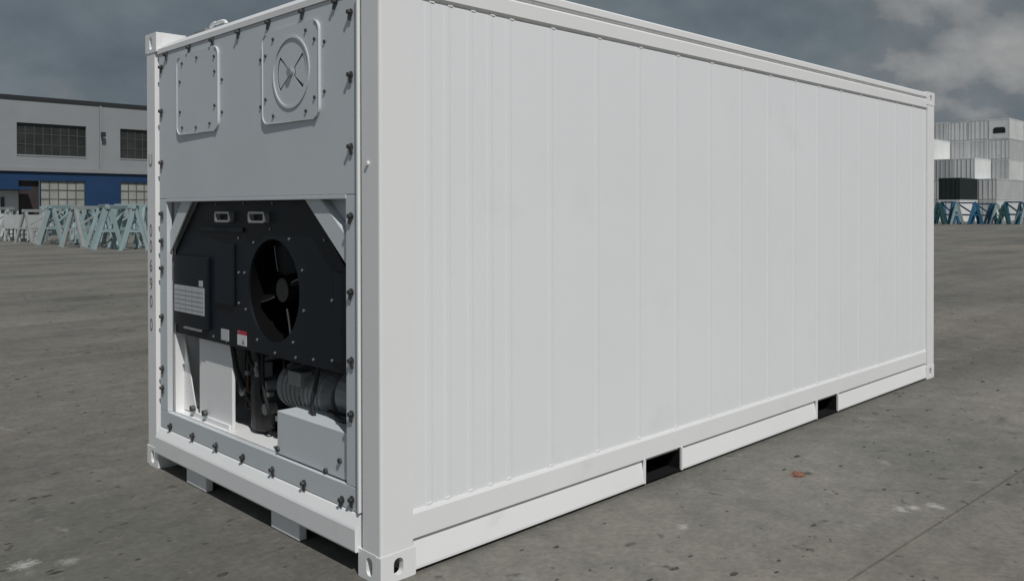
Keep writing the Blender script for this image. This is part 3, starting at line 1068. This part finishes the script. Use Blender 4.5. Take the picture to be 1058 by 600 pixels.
for px, dep, rz, proto, lab_ in row:
    g = ground_at(px, dep)
    if first[id(proto)]:
        first[id(proto)] = False
        proto.location = g
        proto.rotation_euler = (0, 0, rz)
        proto['label'] = lab_
        proto['group'] = G1
    else:
        t_ = copy_tree(proto, lab_, g, rz, G1)
        t_.scale = (R.uniform(.85, 1.15), R.uniform(.85, 1.2), R.uniform(.92, 1.04))


# white bins on lattice legs between the trestles
def bin_(label, px, dep, rz):
    t = thing('white_bin', label, 'bin', ground_at(px, dep), rz, 'white bins among the trestles')
    b = B()
    plate(b.bm, [(-.55, .62), (.55, .62), (.65, 1.30), (-.65, 1.30)], [], 1, -.35, .35)
    b.obj('tub', 'bin_white', t)
    b = B()
    for i in range(5):
        bar(b.bm, (-.52 + .26 * i, -.36, 0), (-.52 + .26 * i, -.36, .615), .05, .05)
        bar(b.bm, (-.52 + .26 * i, .36, 0), (-.52 + .26 * i, .36, .615), .05, .05)
    for z in (.12, .34, .56):
        bar(b.bm, (-.55, -.372, z), (.55, -.372, z), .03, .05)
        bar(b.bm, (-.55, .372, z), (.55, .372, z), .03, .05)
    b.obj('lattice_base', 'bin_white', t)


bin_('white bin on a lattice base in front of the dark entrance', 31, 42.0, .55)
bin_('white bin on a lattice base near the left edge of the photo', 20, 43.0, .6)

# ------------------------------------------------------------------ container stack far right
PX = 5


def stack_proto(name, body_m, end_m, unit=False, rod_m='stack_rod'):
    t = thing(name, 'x', 'container')
    l_, w_, h_ = 6.058, 2.438, 2.585
    bm = bmesh.new()
    box(bm, .06, l_ - .06, .03, w_ - .03, .12, h_ - .03)
    n = 22
    for i in range(n):
        xx = .2 + (l_ - .4) * i / (n - 1)
        box(bm, xx - .05, xx + .05, .012, .0295, .2, h_ - .16)
    link('body', mesh_of('body', bm, body_m), t)
    bm = bmesh.new()
    for xx in (0, l_ - .14):
        for yy in (0, w_ - .14):
            box(bm, xx, xx + .14, yy, yy + .14, .0, h_)
    for yy in (.002, w_ - .122):
        for z0, z1 in ((.02, .16), (h_ - .13, h_ - .005)):
            box(bm, .141, l_ - .141, yy, yy + .12, z0, z1)
    for xx in (.002, l_ - .122):
        for z0, z1 in ((.02, .16), (h_ - .13, h_ - .005)):
            box(bm, xx, xx + .12, .141, w_ - .141, z0, z1)
    link('frame', mesh_of('frame', bm, body_m), t)
    if unit:
        bm = bmesh.new()
        plate(bm, [(.142, .17), (w_ - .142, .17), (w_ - .142, h_ - .14), (.142, h_ - .14)], [], 0, .02, .055)
        link('end_panel', mesh_of('end_panel', bm, end_m), t)
        bm = bmesh.new()
        plate(bm, [(.5, .75), (1.95, .75), (1.95, 1.3), (1.75, 1.5), (.7, 1.5), (.5, 1.3)], [], 0, -.005, .019)
        link('cooling_unit', mesh_of('cooling_unit', bm, 'black_metal'), t)
    else:
        for y0, y1 in ((.145, w_ / 2 - .01), (w_ / 2 + .01, w_ - .145)):
            d = link('door', B().box(.02, .055, y0, y1, .17, h_ - .14).mesh('door', end_m), t)
            for q in (.28, .72):
                yy = y0 + (y1 - y0) * q
                B().tube([(-.01, yy, .1), (-.01, yy, h_ - .05)], .03, n=6).obj('lock_rod', rod_m, d)
    return t


pa = stack_proto('stacked_container', 'stack_white', 'stack_white')
pb = stack_proto('stacked_container', 'stack_pale', 'stack_grey')
pr = stack_proto('stacked_container', 'stack_grey', 'stack_pale')
pu = stack_proto('stacked_container', 'stack_pale', 'stack_pale', True)
pdk = stack_proto('stacked_container', 'stack_green', 'stack_green', False, 'stack_green')
used = {}
GS = 'white containers stacked across the yard'


def y_at(px, X):
    d = ray_dir(px)
    return CAM.y + d.y * (X - CAM.x) / d.x


def put(proto, X, y, lev, label, group=GS):
    loc = (X, y, lev * 2.60)
    if id(proto) not in used:
        used[id(proto)] = True
        proto.location = loc
        proto['label'] = label
        proto['group'] = group
        return proto
    return copy_tree(proto, label, loc, 0, group)


XB, XAn = 116.2, 110.0
levn = ['bottom', 'second', 'third', 'fourth', 'top']
coln = ['rightmost', 'second from right', 'third from right', 'fourth from right', 'fifth from right']
yb0 = y_at(1043, XB)
for lev in range(5):
    for j in range(5):
        y = yb0 + j * 2.5
        if j == 0 and lev == 4:
            put(pu, XB, y, lev, 'white refrigerated container with dark cooling unit, at the top right of the stack')
        else:
            put((pb, pr, pb, pr, pr)[(2 * j + lev) % 5], XB, y, lev, 'white container in the rear block of the stack, %s tier, %s' % (levn[lev], coln[j]))
ya0 = y_at(1030, XAn)
for lev, cols in ((0, (0, 1, 2, 3)), (1, (0, 1, 2, 3)), (2, (1, 2, 3)), (3, (3,))):
    for j in cols:
        if lev == 3:
            lb = 'white container alone on top of the front block, bright side lit by sun'
        else:
            lb = 'white container in the front block of the stack, %s tier, %s' % (levn[lev], coln[j])
        put(pa if lev == 3 or (lev == 2 and j == 1) else (pb, pr)[(j + lev) % 2], XAn, ya0 + j * 2.5, lev, lb)
yd = y_at(992, 103.6)
put(pa, 103.6, yd, 0, 'white container under the dark green one in front of the stack')
put(pdk, 103.6, yd, 1, 'dark green container low in front of the white stack', 'dark containers in front of the stack')

# blue trestles in front of the stack
G2 = 'blue and green trestles in front of the container stack'
qb = trestle('steel_trestle', 'trestle_blue', 2.25, 2.2, 1.1, .22)
qg = trestle('steel_trestle', 'trestle_green', 2.15, 2.0, 1.1, .22)
qt = trestle('steel_trestle', 'trestle_teal', 2.2, 2.0, 1.1, .22)
fl = {}
rr_ = [(970, 84, .2, qg, 'dark green trestle at the foot of the stack, beside the container corner'),
       (979, 86, .9, qb, 'blue trestle at the foot of the stack, second from the container corner'),
       (988, 85, .4, qt, 'pale teal trestle at the foot of the stack below the dark container'),
       (998, 86, 1.2, qb, 'blue trestle at the foot of the stack, right of the dark container'),
       (1008, 84, .3, qb, 'blue trestle in the middle of the row below the stack'),
       (1017, 86, 1.0, qb, 'blue trestle right of the middle of the row below the stack'),
       (1027, 85, .6, qt, 'pale teal trestle below the right half of the stack'),
       (1037, 84, .2, qg, 'dark green trestle below the right half of the stack'),
       (1047, 86, 1.1, qb, 'blue trestle second from the right edge of the photo'),
       (1057, 84, .5, qt, 'pale teal trestle at the right edge of the photo')]
for px, dep, rz, proto, lb in rr_:
    g = ground_at(px, dep)
    if id(proto) not in fl:
        fl[id(proto)] = 1
        proto.location = g
        proto.rotation_euler = (0, 0, rz)
        proto['label'] = lb
        proto['group'] = G2
    else:
        t_ = copy_tree(proto, lb, g, rz, G2)
        t_.scale = (R.uniform(.85, 1.2), R.uniform(.8, 1.2), R.uniform(.9, 1.05))

# ------------------------------------------------------------------ litter on the concrete
bm = bmesh.new()
bmesh.ops.create_icosphere(bm, subdivisions=2, radius=1)
for v in bm.verts:
    k = 1 + .35 * math.sin(v.co.x * 5 + 1) * math.cos(v.co.y * 4)
    v.co = Vector((v.co.x * .046 * k, v.co.y * .030 * k, max(0, v.co.z * .010 * k + .004)))
bf = link('brick_fragment', mesh_of('brick_fragment', bm, 'brick_clay'), None, (2.544, -.505, .0005), (0, 0, .6))
tag(bf, 'small rust orange brick fragment lying on the concrete beside the container', 'brick fragment')

bm = bmesh.new()
for i in range(900):
    t = R.random() ** 1.6
    dep = 2.6 + 14 * t
    px = R.uniform(-20, 1080)
    g = ground_at(px, dep)
    if -.05 < g.x < L + .05 and -.05 < g.y < W + .05:
        continue
    s = R.choice((.5, .7, 1, 1, 1.4)) * R.uniform(.004, .011) * (1 + .06 * dep)
    a = R.uniform(0, 6.28)
    n = R.randint(4, 6)
    ring = []
    for k in range(n):
        q = a + 2 * math.pi * k / n + R.uniform(-.3, .3)
        ring.append(bm.verts.new((g.x + s * R.uniform(.9, 2.4) * math.cos(q), g.y + s * R.uniform(.6, 1.1) * math.sin(q), .0006)))
    topv = bm.verts.new((g.x, g.y, s * R.uniform(.25, .6)))
    for k in range(n):
        bm.faces.new((ring[k], ring[(k + 1) % n], topv))
gt = link('grit', mesh_of('grit', bm, 'grit_dark'))
gt['kind'] = 'stuff'
gt['label'] = 'dark grit and crumbs scattered over the concrete'
gt['category'] = 'grit'

for o in bpy.data.objects:
    if '_base' in o:
        del o['_base']
SC.render.engine = 'CYCLES'
